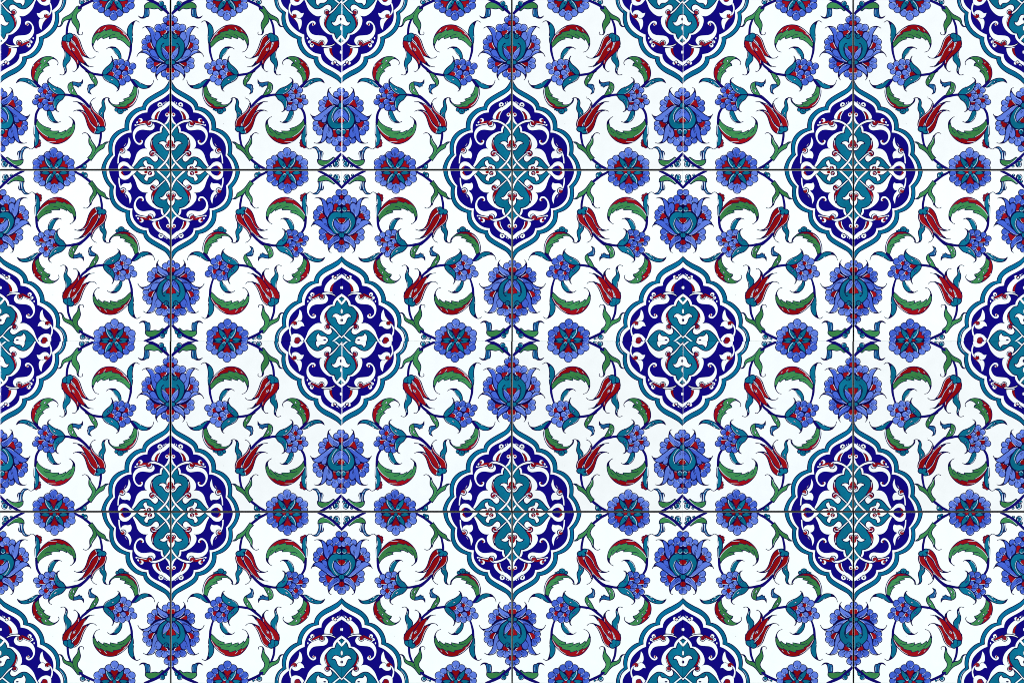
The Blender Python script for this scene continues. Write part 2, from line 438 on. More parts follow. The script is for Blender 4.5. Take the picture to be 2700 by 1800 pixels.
    F('red', 'i', '1230,480* 1240,420 1285,345 1345,312* 1298,390 1278,490*', 8)
    ell('white', 'i', 1345, 186, 54); ell('navy', 'i', 1350, 195, 42); ell('white', 'i', 1345, 182, 36); ell('navy', 'i', 1343, 178, 20)
    ell('white', 'i', 1428, 148, 9, 18, 10); ell('white', 'i', 1468, 126, 12)
    S('white', 'i', '1450,590,26 1500,540,40 1540,440,36 1570,340,34')
    ell('white', 'i', 1495, 392, 40); ell('ball', 'i', 1492, 385, 22); ell('red', 'i', 1535, 345, 18, 26, 20)
    sub('white_bud_sprig')
    F('white', 'i', '685,865* 714,938 718,1000 690,1080 632,1145* 690,1165 720,1215 722,1270 702,1318* 650,1300 580,1302 525,1275 503,1225 530,1190 590,1150 580,1095 632,1050 668,980', 0)
    S('dark', 'i', '635,985,5 600,1030,13 565,1085,6'); S('hi', 'i', '620,1000,4 590,1050,8')
    F('white', 'i', '522,1150* 478,1205 452,1300 445,1420* 470,1415* 478,1310 500,1220 535,1165*', 0)
    ell('hi', 'i', 548, 1148, 58, ol=18); ell('ball', 'i', 538, 1140, 40); S('hi', 'i', '500,1170,20 525,1160,14 545,1155,8')
    F('white', 'i', '455,1600* 460,1490 480,1430 530,1388 590,1380 650,1400 702,1446 770,1500 850,1600* 740,1600* 690,1512 620,1470 560,1468 525,1510 500,1600*', 0)
    F('ball', 'i', '490,1535* 530,1490 590,1462* 550,1510 530,1560', 0)
    S('navy', 'i', '700,1446 770,1502 830,1550', 9)

# ---- stems -------------------------------------------------------------------------------------------
def stem(name, crop, s, label=None):
    part(name, 0, label)
    S('stem', crop, s)

def stems():
    stem('stem', 'b', '1010,-20,54 930,22,54 850,58,56 740,112,56 640,178,46')
    stem('stem', 'b', '470,395,40 425,500,48 400,600,50 388,760,50')
    stem('stem', 'e', '632,260,40 690,362,50 770,432,58 850,500,62 930,540,54 1040,560,52 1180,578,50')
    stem('stem', 'e', '330,985,50 420,990,50 520,1010,54 620,1022,75 720,1090,62 800,1165,58 880,1250,44')
    stem('stem', 'g', '830,250,50 778,340,52 755,430,54 745,570,52')
    stem('stem', 'c', '735,920,46 728,1020,52 720,1100,50 690,1220,42 665,1290,40')
    stem('stem', 'h', '1112,750,48 1110,850,50 1095,940,48 1072,1030,42 1010,1110,20')
    stem('stem', 'h', '870,1335,56 790,1400,58 700,1470,60 600,1520,50 540,1560,50')
    stem('stem', 'c', '1000,-40,50 1090,-5,60 1180,35,72 1300,102,84 1400,172,84 1480,250,62 1550,325,46')
    stem('stem', 'g', '-40,1190,50 0,1225,52 60,1290,58 150,1370,64 250,1442,64 360,1512,56 480,1570,50')

# ---- forked leaves ------------------------------------------------------------------------------------
def forks():
    part('forked_leaf', 4)
    F('green', 'b', '640,132* 602,145 560,200 508,265 450,315 372,355 310,397 287,450 275,510 246,552 200,570* 255,564 293,525 323,465 375,430 440,420 492,392* 494,425 512,485 560,550 600,612 612,690 635,730* 638,660 652,600 662,530 642,458 604,392 600,330 630,272 690,218 702,182* 640,192')
    T('b', '620,680,20 640,725,18 680,743,12 722,728,9 728,700,8 720,682,6'); T('b', '262,540,18 235,562,14 200,570,8')
    V('b', '575,235,5 522,300,11 494,392,12')
    S('stem', 'b', '640,185 700,150', 44)
    part('forked_leaf', 4)
    F('green', 'h', '832,1300* 898,1222 928,1135 902,1062 862,1000 856,920 868,850 880,838* 912,930 960,1002 998,1062 1006,1112* 1080,1042 1150,1012 1212,970 1270,965* 1202,1020 1172,1090 1092,1140 1022,1200 962,1280 905,1360*')
    T('h', '872,860,26 842,808,20 800,776,13 760,770,10 722,790,5'); T('h', '1190,990,22 1230,968,14 1295,970,8')
    V('h', '1006,1112,12 975,1195,11 905,1290,5'); H('h', '880,880 905,960 950,1030', 7)

# ---- tulips -------------------------------------------------------------------------------------------
def tulip_upper():
    part('tulip', 40, 'red tulip with a white seed mark on its middle petal')
    sub('petal')
    F('red', 'b', '380,868* 292,862* 284,930 304,1000 345,1065 402,1122 480,1190 550,1262 598,1340 612,1420 600,1470* 640,1420 648,1330 622,1240 562,1160 490,1080 430,1000 410,930')
    T('b', '628,1370,26 615,1440,20 585,1490,14 548,1514,9 514,1504,5')
    H('b', '385,880 412,950 445,1025 505,1100 582,1182 618,1255 624,1330', 9)
    sub('petal')
    F('red', 'b', '498,830* 555,905 610,985 650,1065 692,1142 750,1190 830,1222 870,1235* 820,1190 765,1110 722,1020 690,930 660,850 600,770 525,730')
    T('b', '790,1195,26 850,1228,18 910,1233,12 960,1222,9 996,1190,5')
    H('b', '535,742 612,795 655,880 690,980 735,1085 800,1175', 10)
    sub('petal')
    F('red', 'b', '438,885* 432,960 462,1035 520,1112 590,1212 650,1290 730,1342 800,1385 850,1410* 805,1350 740,1255 692,1150 635,1045 555,945 488,865')
    T('b', '770,1340,30 830,1385,20 890,1408,12 952,1416,6'); T('b', '800,1385,12 852,1410,5')
    H('b', '482,882 560,955 640,1055 695,1165 765,1295', 10); S('hi', 'b', '425,900,14 440,980,10 475,1060,5'); S('hi', 'b', '500,860,14 545,900,12 580,950,5')
    S('hi', 'b', '505,1015,8 520,1060,8 560,1080,6'); seed('b', 540, 1040, 12, 26, -28)
    sub('calyx')
    F('teal', 'b', '412,722* 445,703 490,712 522,745 515,795 475,815 472,862 435,892 398,880 350,872 305,862 298,820 315,780 352,748*', 18)
    V('b', '392,760 382,820 388,870', 9); S('band', 'b', '400,780 398,840', 5); V('b', '440,740 470,790 445,830', 4)

def tulip_lower():
    part('tulip', 40, 'red tulip with plain petals')
    sub('petal')
    F('red', 'h', '600,298* 680,322 738,375 780,452 810,545 842,640 890,722 950,775 990,790* 985,755 1015,700 940,615 885,525 850,440 800,365 740,312 672,290')
    T('h', '690,304,28 640,295,20 590,297,14 530,320,5')
    H('h', '700,318 770,350 832,430 872,525 930,610 1010,690', 9)
    sub('petal')
    F('red', 'h', '880,200* 888,245 922,320 980,400 1038,495 1076,580 1090,635* 1195,655* 1208,600 1190,510 1140,440 1060,380 985,318 935,240 905,160*')
    T('h', '888,215,22 882,165,18 905,110,12 945,62,9 998,38,5')
    H('h', '900,180 925,260 985,335 1060,395 1140,465 1180,540 1192,620', 9)
    sub('petal')
    F('red', 'h', '630,138* 702,195 752,272 800,362 850,445 890,525 950,602 1020,662* 1062,632 1042,540 992,450 932,370 870,275 790,195 710,152')
    T('h', '720,168,28 660,135,20 600,116,13 525,110,5')
    H('h', '720,165 800,210 885,305 960,415 1020,520 1050,620', 9); S('hi', 'h', '1055,560,5 1075,600,12 1080,630,10'); S('hi', 'h', '930,600,5 960,640,12 1010,668,12')
    sub('calyx')
    F('teal', 'h', '1018,668 1045,640 1085,640 1110,650 1150,638 1192,660 1202,705 1165,745 1110,755 1080,790 1030,796 990,770 1000,735 1035,718', 18)
    V('h', '1035,718 1060,728', 9); V('h', '1110,650 1120,680', 9)
    S('hi', 'h', '1005,710,6 985,750,10 985,780,6')

# ---- carnation sprays ---------------------------------------------------------------------------------
def carnation_left():
    part('carnation', 60)
    F('navy', 'd', '870,890 952,805 1020,870 1090,940 1200,985 1130,1080 1095,1240 978,1230 850,1200 760,1130 790,1040 850,990', 0)
    sub('blossom')
    lobes('d', (950, 915), [(862, 890, 62), (952, 805, 62), (905, 990, 58), (1005, 860, 40)])
    ell('red', 'd', 952, 918, 42, 52, 20, 10); ring('hi', 'd', 952, 915, 50, 7, -80, 60)
    sub('blossom')
    lobes('d', (855, 1095), [(785, 1032, 48), (748, 1135, 62), (848, 1215, 60)])
    F('red', 'd', '805,1065* 860,1062 950,1055* 900,1100 880,1145 830,1145 810,1110', 10); S('hi', 'd', '815,1062 870,1056 940,1056', 8)
    sub('blossom')
    lobes('d', (1110, 985), [(1060, 945, 58), (1010, 1022, 60), (1098, 1078, 56)])
    F('red', 'd', '1225,985* 1160,952 1110,958 1090,1000 1125,1040 1180,1012', 10); S('hi', 'd', '1120,955 1165,960 1215,982', 8)
    sub('blossom')
    lobes('d', (1060, 1165), [(955, 1138, 68), (978, 1252, 68), (1095, 1265, 64)])
    F('red', 'd', '1010,1140* 1065,1150 1112,1150 1105,1185 1060,1198 1020,1180', 10); S('hi', 'd', '1025,1128 1065,1138 1105,1140', 8)
    sub('calyx_leaf')
    F('teal', 'd', '1008,700* 1018,790 1060,875 1130,945 1210,980 1340,988 1375,972* 1320,900 1262,852 1200,832 1120,792 1050,740')
    T('d', '1012,730,30 1010,685,22 1030,645,12 1066,627,5'); seed('d', 1148, 870, 13, 36, -50)
    H('d', '1030,790 1075,872 1140,932 1210,965', 6); V('d', '1190,830 1215,820', 8)
    sub('calyx_leaf')
    F('teal', 'd', '1378,1000* 1330,984 1240,992 1172,1040 1126,1120 1126,1210 1150,1280 1185,1310* 1192,1225 1242,1140 1312,1088 1352,1030')
    T('d', '1170,1280,30 1200,1325,18 1238,1346,6'); seed('d', 1214, 1106, 10, 30, 48, 'blue')
    H('d', '1140,1130 1138,1210 1158,1275', 7)

def carnation_right():
    part('carnation', 60)
    F('navy', 'f', '412,320 520,310 590,400 640,345 760,385 715,490 620,540 640,640 545,700 440,620 330,580 300,540 378,460', 0)
    sub('blossom')
    lobes('f', (640, 430), [(640, 335, 64), (768, 385, 68), (718, 498, 58), (590, 490, 40)])
    F('red', 'f', '600,400* 640,380 665,400 680,440 650,480 600,480 540,475*', 10); ring('hi', 'f', 635, 430, 46, 8, -70, 40)
    sub('blossom')
    lobes('f', (450, 400), [(412, 305, 62), (520, 300, 70), (545, 405, 62), (375, 395, 40)])
    ell('red', 'f', 447, 400, 42, ol=10); ring('hi', 'f', 447, 400, 36, 9, -70, 60)
    sub('blossom')
    lobes('f', (335, 550), [(378, 460, 54), (462, 520, 64), (432, 610, 52)])
    F('red', 'f', '232,562* 290,510 340,500 382,545 365,588 310,595', 10); ring('hi', 'f', 335, 548, 42, 9, -80, 50)
    sub('blossom')
    lobes('f', (530, 605), [(600, 545, 66), (648, 645, 74), (545, 712, 76)])
    ell('red', 'f', 528, 606, 44, ol=10); ring('hi', 'f', 528, 606, 38, 9, -70, 60)
    sub('calyx_leaf')
    F('teal', 'f', '125,545* 148,482 208,412 290,342 328,285 345,245* 362,335 346,430 292,490 202,570* 150,572')
    T('f', '346,285,30 338,220,18 312,172,5'); seed('f', 258, 448, 12, 34, 48, 'blue')
    sub('calyx_leaf')
    F('teal', 'f', '130,590* 178,668 260,720 350,760 430,820 462,872* 490,810 480,740 430,662 340,602 240,572 150,572*')
    T('f', '480,815,30 466,880,16 428,914,5'); seed('f', 328, 668, 11, 32, -60)
    H('f', '150,610 200,672 270,712', 6)

# ---- saw-edged leaves ----------------------------------------------------------------------------------
def saw_leaves():
    part('saw_edged_leaf', 20, 'long green and red saw-edged leaf that arches under the rosette')
    F('red', 'c', '700,1005* 728,930 712,850 660,760 590,680 500,605 400,550 300,530 200,537 100,572 20,640 -40,720 -80,810 -90,900 -75,990* -55,930 -28,870 2,820* 22,856* 75,810 128,785* 140,822* 200,805 272,775* 275,822* 350,805 432,792* 435,830* 510,850 590,900 650,960')
    F('green', 'c', '-75,990* -90,900 -80,810 -45,755 0,712 55,685* 68,702* 130,662 185,625* 195,657* 260,632 330,616* 340,655* 420,668 505,690* 512,722* 590,765 660,840 720,925 700,1005* 650,960 590,900 510,850 435,830* 432,792* 350,805 275,822* 272,775* 200,805 140,822* 128,785* 75,810 22,856* 2,820* -28,870 -55,930', 12)
    T('c', '-84,930,30 -66,1010,18 -20,1080,11 46,1106,5')
    V('c', '4,820 40,760 80,742', 8); V('c', '132,790 170,750 220,735', 8); V('c', '275,780 320,745 390,735', 8); V('c', '435,795 500,785 570,812', 8)
    S('hi', 'c', '420,575,4 540,650,10 640,760,10 710,890,5'); S('hi', 'c', '195,590,9 150,640,5'); S('hi', 'c', '70,635,9 40,670,4'); S('hi', 'c', '555,700,4 600,735,9')
    part('saw_edged_leaf', 20, 'long green and red saw-edged leaf that sags under the carnation')
    F('red', 'g', '785,490* 810,540 870,597 950,645 1068,683* 1050,718* 1110,737 1240,735* 1232,767* 1300,760 1386,718* 1388,748* 1440,700 1480,663* 1505,665 1530,600 1542,530 1520,475* 1566,530 1580,610 1565,710 1525,800 1460,880 1380,945 1280,990 1180,1006 1080,986 980,936 890,860 820,770 770,680 750,600*')
    F('green', 'g', '785,490* 810,540 870,597 950,645 1068,683* 1050,718* 1110,737 1240,735* 1232,767* 1300,760 1386,718* 1388,748* 1440,700 1480,663* 1505,665 1530,600 1542,530 1520,475* 1566,530 1580,610 1565,710 1535,785 1480,835 1425,868* 1398,855* 1330,907* 1295,885* 1240,905 1168,925* 1155,888* 1090,885 1012,878* 1026,855* 950,825 870,765 800,685 755,600*', 12)
    T('h', '548,590,28 536,530,24 512,490,18 480,455,12 440,434,5')
    V('g', '925,690 965,720 1020,722 1058,712', 9); V('g', '1110,800 1180,795 1225,765', 9); V('g', '1265,820 1340,800 1382,752', 9); V('g', '1440,772 1485,745 1502,690', 9)
    S('hi', 'g', '760,615,10 815,700,10 890,780,9 970,835,8 1015,858,5'); S('hi', 'g', '1010,955,4 1080,962,9 1180,962,4')
    S('ball', 'g', '1380,880,12 1470,850,14 1530,790,6')
    part('saw_edged_leaf', 20, 'short green and red saw-edged leaf pierced by white seed marks')
    F('red', 'd', '690,668* 665,590 660,510 678,420 720,340 790,270 870,215 960,185 1050,181 1130,206 1152,226* 1080,235 1020,275 985,315* 1020,325 1037,372* 970,395 915,440 885,468* 918,490* 865,530 825,590 800,660 795,730*')
    F('green', 'd', '718,650* 728,580 745,522 778,472* 745,460* 792,405 840,350* 868,330* 835,308* 855,268 890,220 960,186 1050,181 1130,206 1152,226* 1080,235 1020,275 985,315* 1020,325 1037,372* 970,395 915,440 885,468* 918,490* 865,530 825,590 800,660 795,730*', 12)
    T('d', '1125,214,26 1180,246,20 1215,282,13 1226,320,10 1210,358,5')
    V('d', '985,318 950,345 922,372', 9); V('d', '885,472 840,495 808,540', 9)
    F('navy', 'd', '985,318* 1020,322 1040,372* 1010,345', 0); F('navy', 'd', '885,468* 905,466 922,492*', 0)
    seed('d', 946, 272, 15, 26, 25); seed('d', 848, 410, 12, 26, 25)
    S('hi', 'd', '695,392,6 712,365,14'); S('hi', 'd', '760,485,6 745,510,9'); S('hi', 'd', '790,318,5 825,318,9')
    part('saw_edged_leaf', 20, 'short green and red saw-edged leaf with a small teal bud under it')
    F('red', 'f', '795,800* 770,880 740,950 695,995* 730,1012* 660,1050 575,1080* 600,1117* 550,1140 485,1155* 495,1192* 430,1202 360,1192 300,1152 265,1090 250,1060* 265,1130 320,1192 390,1246 470,1276 560,1286 660,1270 760,1212 830,1122 870,1022 886,920 868,825*')
    F('green', 'f', '795,800* 770,880 740,950 695,995* 730,1012* 660,1050 575,1080* 600,1117* 550,1140 485,1155* 495,1192* 430,1202 360,1192 300,1152 265,1090 250,1060* 265,1130 320,1192 390,1232 500,1250* 515,1236* 590,1240 652,1212* 650,1195* 735,1150 792,1098* 780,1090* 825,1035 850,970 860,840*', 12)
    S('hi', 'f', '872,850,10 868,960,14 838,1075,14 775,1170,13 700,1225,6')
    V('f', '735,1010 775,985 790,960', 9); V('f', '605,1115 650,1095 690,1085', 9); V('f', '500,1192 560,1172 600,1165', 7)
    T('f', '290,1150,24 262,1100,16 255,1050,8')

# ---- plain and folded leaves ------------------------------------------------------------------------------
def leaves():
    part('slim_leaf', 14)
    F('teal', 'e', '296,-30* 342,60 356,130 345,205 318,280 312,360 336,430 352,490 345,552* 378,515 386,460 376,392 392,345 440,290 466,240 460,180 405,100 345,20')
    T('b', '290,985,20 300,1010,14'); T('e', '366,500,28 345,550,18 300,572,11 244,555,5'); H('e', '352,70 366,140 352,215', 6); H('e', '345,410 365,480', 8)
    part('slim_leaf', 14)
    F('teal', 'f', '192,1052* 142,1080 116,1150 122,1230 80,1290 52,1350 72,1410 155,1490* 155,1380 190,1290 182,1200 165,1120')
    T('f', '150,1085,22 180,1058,16 225,1045,11 262,1055,9 282,1076,5'); seed('f', 112, 1376, 9, 28, 8)
    H('f', '75,1400 110,1445 140,1475', 6); S('navy', 'f', '150,1470,14 165,1530,16 185,1580,10')
    part('slim_leaf', 14)
    F('teal', 'd', '345,735* 370,690 410,655 480,637 560,643 640,672 705,712 800,822* 760,830 690,802 620,760 540,720 460,702 400,705')
    F('navy', 'd', '342,738* 362,690 410,655 440,655 400,690', 0); seed('d', 602, 708, 10, 32, -68); S('navy', 'd', '565,690,18 590,705,16 585,725,8'); S('white', 'd', '650,775 680,790', 10)
    S('hi', 'd', '660,712,5 720,760,8 780,812,4')
    part('leaf_node', 15)
    F('stem', 'd', '690,680* 738,652* 800,742 890,825* 860,850 800,825 745,745', 0)
    part('slim_leaf', 14)
    F('teal', 'f', '742,655* 820,672 900,722 980,762 1060,792 1130,792 1168,778* 1120,830 1040,855 950,850 870,800')
    T('f', '1110,812,30 1160,785,20 1195,740,12 1212,678,5'); S('hi', 'f', '915,730,6 938,745,12'); F('navy', 'f', '1080,800* 1168,778* 1120,830 1070,850*', 0)
    part('leaf_node', 15)
    F('stem', 'f', '695,655* 745,655* 800,700 868,790 872,840 820,855 785,790', 0)
    part('slim_leaf', 14)
    F('teal', 'g', '1002,305* 994,360 1010,430 1050,500 1112,546 1180,560 1215,548* 1160,500 1112,410 1068,305*')
    T('g', '1140,535,26 1190,556,22 1240,550,14 1278,532,5'); H('g', '1010,400 1045,480 1105,535', 8)
    part('slim_leaf', 14)
    F('teal', 'c', '300,1002* 380,1000 450,1042 500,1112 522,1185 520,1255* 482,1250 460,1192 402,1130 352,1052')
    T('c', '400,1010,30 320,998,24 260,1008,14 210,1040,5'); F('navy', 'c', '250,1005* 330,992 400,1000 340,1030', 0); H('c', '345,1035 390,1110 450,1170', 7)
    part('slim_leaf', 14)
    F('teal', 'c', '812,450* 740,490 680,560 652,650 660,740 702,840 735,960* 757,900 766,780 758,680 766,590 786,510')
    T('c', '765,490,36 800,458,22 850,445,14 905,476,5'); F('navy', 'c', '740,490* 812,448* 790,500 760,540', 0); S('white', 'c', '762,770 768,795', 8)
    part('slim_leaf', 14, 'narrow teal leaf with a cluster of red berries')
    F('ball', 'g', '800,990* 830,915 855,930 850,960 868,985 852,1012 858,1045 822,1072 800,1070 780,1092 760,1098 735,1085*', 12)
    F('teal', 'g', '735,570* 718,650 714,740 716,810 738,860 726,950 726,1075* 790,1020 815,940 822,850 800,740 752,610')
    S('hi', 'g', '728,610,12 725,700,14 728,800,10'); S('hi', 'g', '722,840,8 736,880,12 740,960,8'); V('g', '712,800 738,830 722,870', 8)
    for x, y in ((820, 1040), (790, 1062), (835, 1000)): ell('dark', 'g', x, y, 10)
    T('g', '735,1055,22 700,1095,14 660,1116,10 625,1108,10 585,1078,10 540,1070,8')
    part('curled_leaf', 16)
    F('green', 'e', '785,490* 840,530 882,612 922,682 966,742 975,812* 1012,792 1038,740 1030,680 986,602 930,545 850,520')
    F('ribbon', 'e', '972,764* 900,765 858,775 838,805 842,830 828,855 838,900 848,940 905,972* 878,925 888,880 930,845 985,812*')
    V('e', '850,790 905,790', 5); V('e', '845,870 880,850', 5); seed('e', 960, 640, 12, 36, -26); H('e', '870,800 855,850 850,900', 5)
    part('curled_leaf', 16)
    F('green', 'e', '610,1010* 540,990 482,968 436,910 415,830 426,770 460,735 512,714* 522,760 522,810 550,870 590,942 622,1000*')
    F('ribbon', 'e', '512,714* 570,720 640,735 690,725 714,700 728,668* 724,740 692,770 690,805 655,805 640,830 590,800 552,788 522,790*')
    T('e', '700,725,22 722,690,14 728,668,5'); seed('e', 514, 898, 13, 40, -18); seed('e', 470, 825, 8, 18, 10); V('e', '640,780 670,770', 5); V('e', '590,770 620,800', 5); H('e', '440,800 440,880 475,945', 5)
    part('folded_leaf', 16)
    F('ribbon', 'c', '1020,185* 1100,180 1116,280 1100,350 1055,362 1010,388 940,388 890,350* 960,375 1000,335 1014,260')
    V('c', '1060,200,9 1045,280,10 1055,350,6'); H('c', '1090,220 1095,300', 5); T('c', '1000,370,26 940,380,20 905,362,12 882,340,5')
    F('green', 'c', '1018,190* 1013,130 1050,82 1110,52 1180,60 1262,92 1332,152 1398,222* 1370,238 1300,184 1220,196 1120,180', 17)
    S('stem', 'c', '1130,30 1200,52 1300,110 1400,190', 40)
    part('folded_leaf', 16)
    F('ribbon', 'g', '430,1350* 470,1335 468,1250 486,1180 522,1112 590,1082* 560,1070 505,1072 460,1112 430,1172 418,1250')
    F('ribbon', 'g', '432,1150* 385,1168 368,1212 388,1270 402,1350* 430,1340 418,1250')
    S('hi', 'g', '385,1190,12 392,1270,14 408,1335,12'); S('hi', 'g', '445,1180,8 435,1260,12 440,1330,12'); V('g', '405,1175 412,1250 425,1330', 9)
    S('hi', 'g', '455,1150,5 500,1098,7')
    F('green', 'g', '130,1300* 152,1285 190,1312 250,1346 320,1360 400,1348 490,1335* 480,1400 430,1450 370,1468 300,1450 220,1402 150,1340', 17)
    S('hi', 'g', '140,1312,10 200,1372,10 290,1440,10 360,1458,5')
    S('stem', 'g', '70,1295 160,1376 250,1442 340,1500', 48)

# ---- little buds --------------------------------------------------------------------------------------
def buds():
    part('curl_bud', 10)
    ell('teal', 'c', 1435, 150, 36, ol=14); ell('teal', 'c', 1462, 190, 20, ol=12); ell('teal', 'c', 1370, 82, 54, ol=16); ring('navy', 'c', 1378, 98, 14, 10, 90, 400)
    ring('hi', 'c', 1365, 80, 38, 6, 180, 280)
    part('curl_bud', 2)
    ell('teal', 'g', 48, 1345, 28, ol=13); ell('teal', 'g', 215, 1478, 28, 22, 20, 13); ell('teal', 'g', 96, 1435, 62, ol=15); ring('hi', 'g', 96, 1435, 48, 11, 80, 230); S('navy', 'g', '150,1420,16 128,1462,14 96,1450,13 92,1418,12 118,1412,8'); S('hi', 'g', '120,1440,9 132,1420,7 124,1396,5')
    S('hi', 'g', '203,1488,5 222,1486,8'); S('hi', 'g', '34,1350,5 50,1358,8')
    part('curl_bud', 10)
    ell('teal', 'f', 425, 1302, 38, ol=14); ell('teal', 'f', 592, 1305, 38, 28, -20, 14); ell('teal', 'f', 646, 1298, 16, ol=10); ell('teal', 'f', 506, 1335, 66, 56, 0, 15)
    S('navy', 'f', '560,1320,10 520,1345,12 495,1325,12 515,1300,6'); S('navy', 'f', '470,1285 540,1290 600,1285', 8)
    part('curl_bud', 2)
    ell('teal', 'b', 705, 48, 52, ol=16); ring('hi', 'b', 705, 50, 34, 8, 150, 330); ell('navy', 'b', 715, 42, 12); ell('hi', 'b', 790, 30, 22, ol=10); ell('teal', 'b', 835, 10, 20, ol=9)
    part('curl_bud', 2)
    ell('teal', 'h', 765, 1480, 44, 50, 0, 15); ell('hi', 'h', 780, 1470, 14); ell('teal', 'h', 715, 1520, 28, ol=12); ell('teal', 'h', 790, 1440, 18, ol=10)

# ---- palmettes ----------------------------------------------------------------------------------------
def palmette_left():
    part('palmette', 70)
    F('navy', 'g', '-60,-150* 60,-50 110,0 200,30 270,60 380,140 390,264 400,380 430,500 480,560 480,660 430,740 370,740 380,850 330,900 240,920 115,960 40,1080 -60,1080*', 0)
    sub('blossom')
    lobes('d', (0, 1060), [(10, 905, 62), (88, 978, 62)])
    ell('red', 'd', -8, 1060, 56, 58, 0, 12)
    sub('petal')
    F('blue', 'd', '20,1160* 35,1092 120,1050 200,982 245,915 258,885* 277,960 270,1042 232,1122 150,1182 65,1208*')
    T('d', '262,930,30 256,880,20 238,850,12 208,838,5'); V('d', '60,1150 110,1110 160,1075', 8); V('d', '70,1178 130,1140 155,1110', 8); H('d', '45,1110 130,1062 205,1000', 6)
    sub('blossom')
    lobes('d', (240, 1180), [(312, 1078, 60), (398, 1160, 64), (392, 1280, 74)])
    F('red', 'd', '155,1198* 195,1150 240,1100 285,1100 300,1150 325,1205 315,1250 270,1240 220,1205', 10); S('hi', 'd', '160,1192 200,1150 240,1102', 7)
    sub('blossom')
    lobes('g', (410, 600), [(520, 580, 64), (515, 670, 68), (442, 750, 74)])
    F('red', 'g', '330,590* 385,560 440,530 475,545 462,590 445,610 450,640 410,670 375,650', 10); H('g', '320,575 380,560 420,545', 7); H('g', '385,665 410,675 445,645', 6)
    sub('blossom')
    lobes('g', (110, 840), [(240, 930, 66), (115, 975, 76), (40, 900, 66)])
    F('red', 'g', '100,705* 162,705 156,790 152,850 108,872 65,850 72,800 98,760', 10); H('g', '108,712 155,708', 9)
    sub('blossom')
    lobes('g', (0, 1020), [(45, 1105, 66)], inner=False); ell('red', 'g', -5, 1010, 28, 40, 0, 8)
    sub('petal')
    F('blue', 'g', '285,570* 332,620 366,710 382,820 402,910 440,968 495,995* 420,988 352,950 308,892 290,848 250,887 200,880 165,832 165,765 190,692 240,648', 17)
    T('g', '420,958,28 460,985,22 510,994,13 556,982,5'); V('g', '225,680 232,720 250,770', 9); V('g', '250,660 255,710 270,750', 8); H('g', '285,590 270,650', 6); V('g', '290,848 292,790', 8)
    sub('petal')
    F('blue', 'g', '85,200* 190,203 292,262 402,342 482,402 552,432 602,425* 582,470 532,510 460,521 400,500* 402,545 352,562 302,532 272,400 200,300', 17)
    T('g', '560,440,34 605,420,22 624,398,12 632,378,5'); V('g', '235,325 285,380 345,415', 9); V('g', '255,365 310,430 360,440', 8); H('g', '120,200 195,215 290,275', 6); V('g', '400,500 380,470', 8)
    sub('teal_crescent')
    F('teal', 'g', '55,225* 132,228 202,310 256,400 280,490 262,580 202,660 120,694 40,690 -60,650* -60,545* 50,572 112,550 172,490 186,430 162,350 110,280', 17)
    F('teal', 'g', '-60,180* 70,240 150,330 180,440 150,535 60,562 -60,570*', 0)
    H('g', '75,235 130,300 170,380 182,450 150,540', 10)
    sub('petal')
    F('blue', 'g', '-60,255* 40,272 118,345 156,420 152,500 126,545* 92,500 32,450 -60,425*', 17)
    V('g', '15,320 50,370', 8); V('g', '25,300 65,345', 8)
    F('red', 'g', '-60,440* 20,458 66,505 48,552 -60,570*', 12); S('hi', 'g', '10,452 50,480 72,520', 6)
    sub('teal_curl')
    ell('teal', 'g', 45, 745, 56, 62, 0, 16); S('navy', 'g', '-20,770,14 20,770,12 38,740,12 20,715,8'); ring('hi', 'g', 45, 745, 40, 7, 200, 330)
    sub('teal_disc')
    ell('teal', 'g', -2, 195, 50, 56, 0, 17)

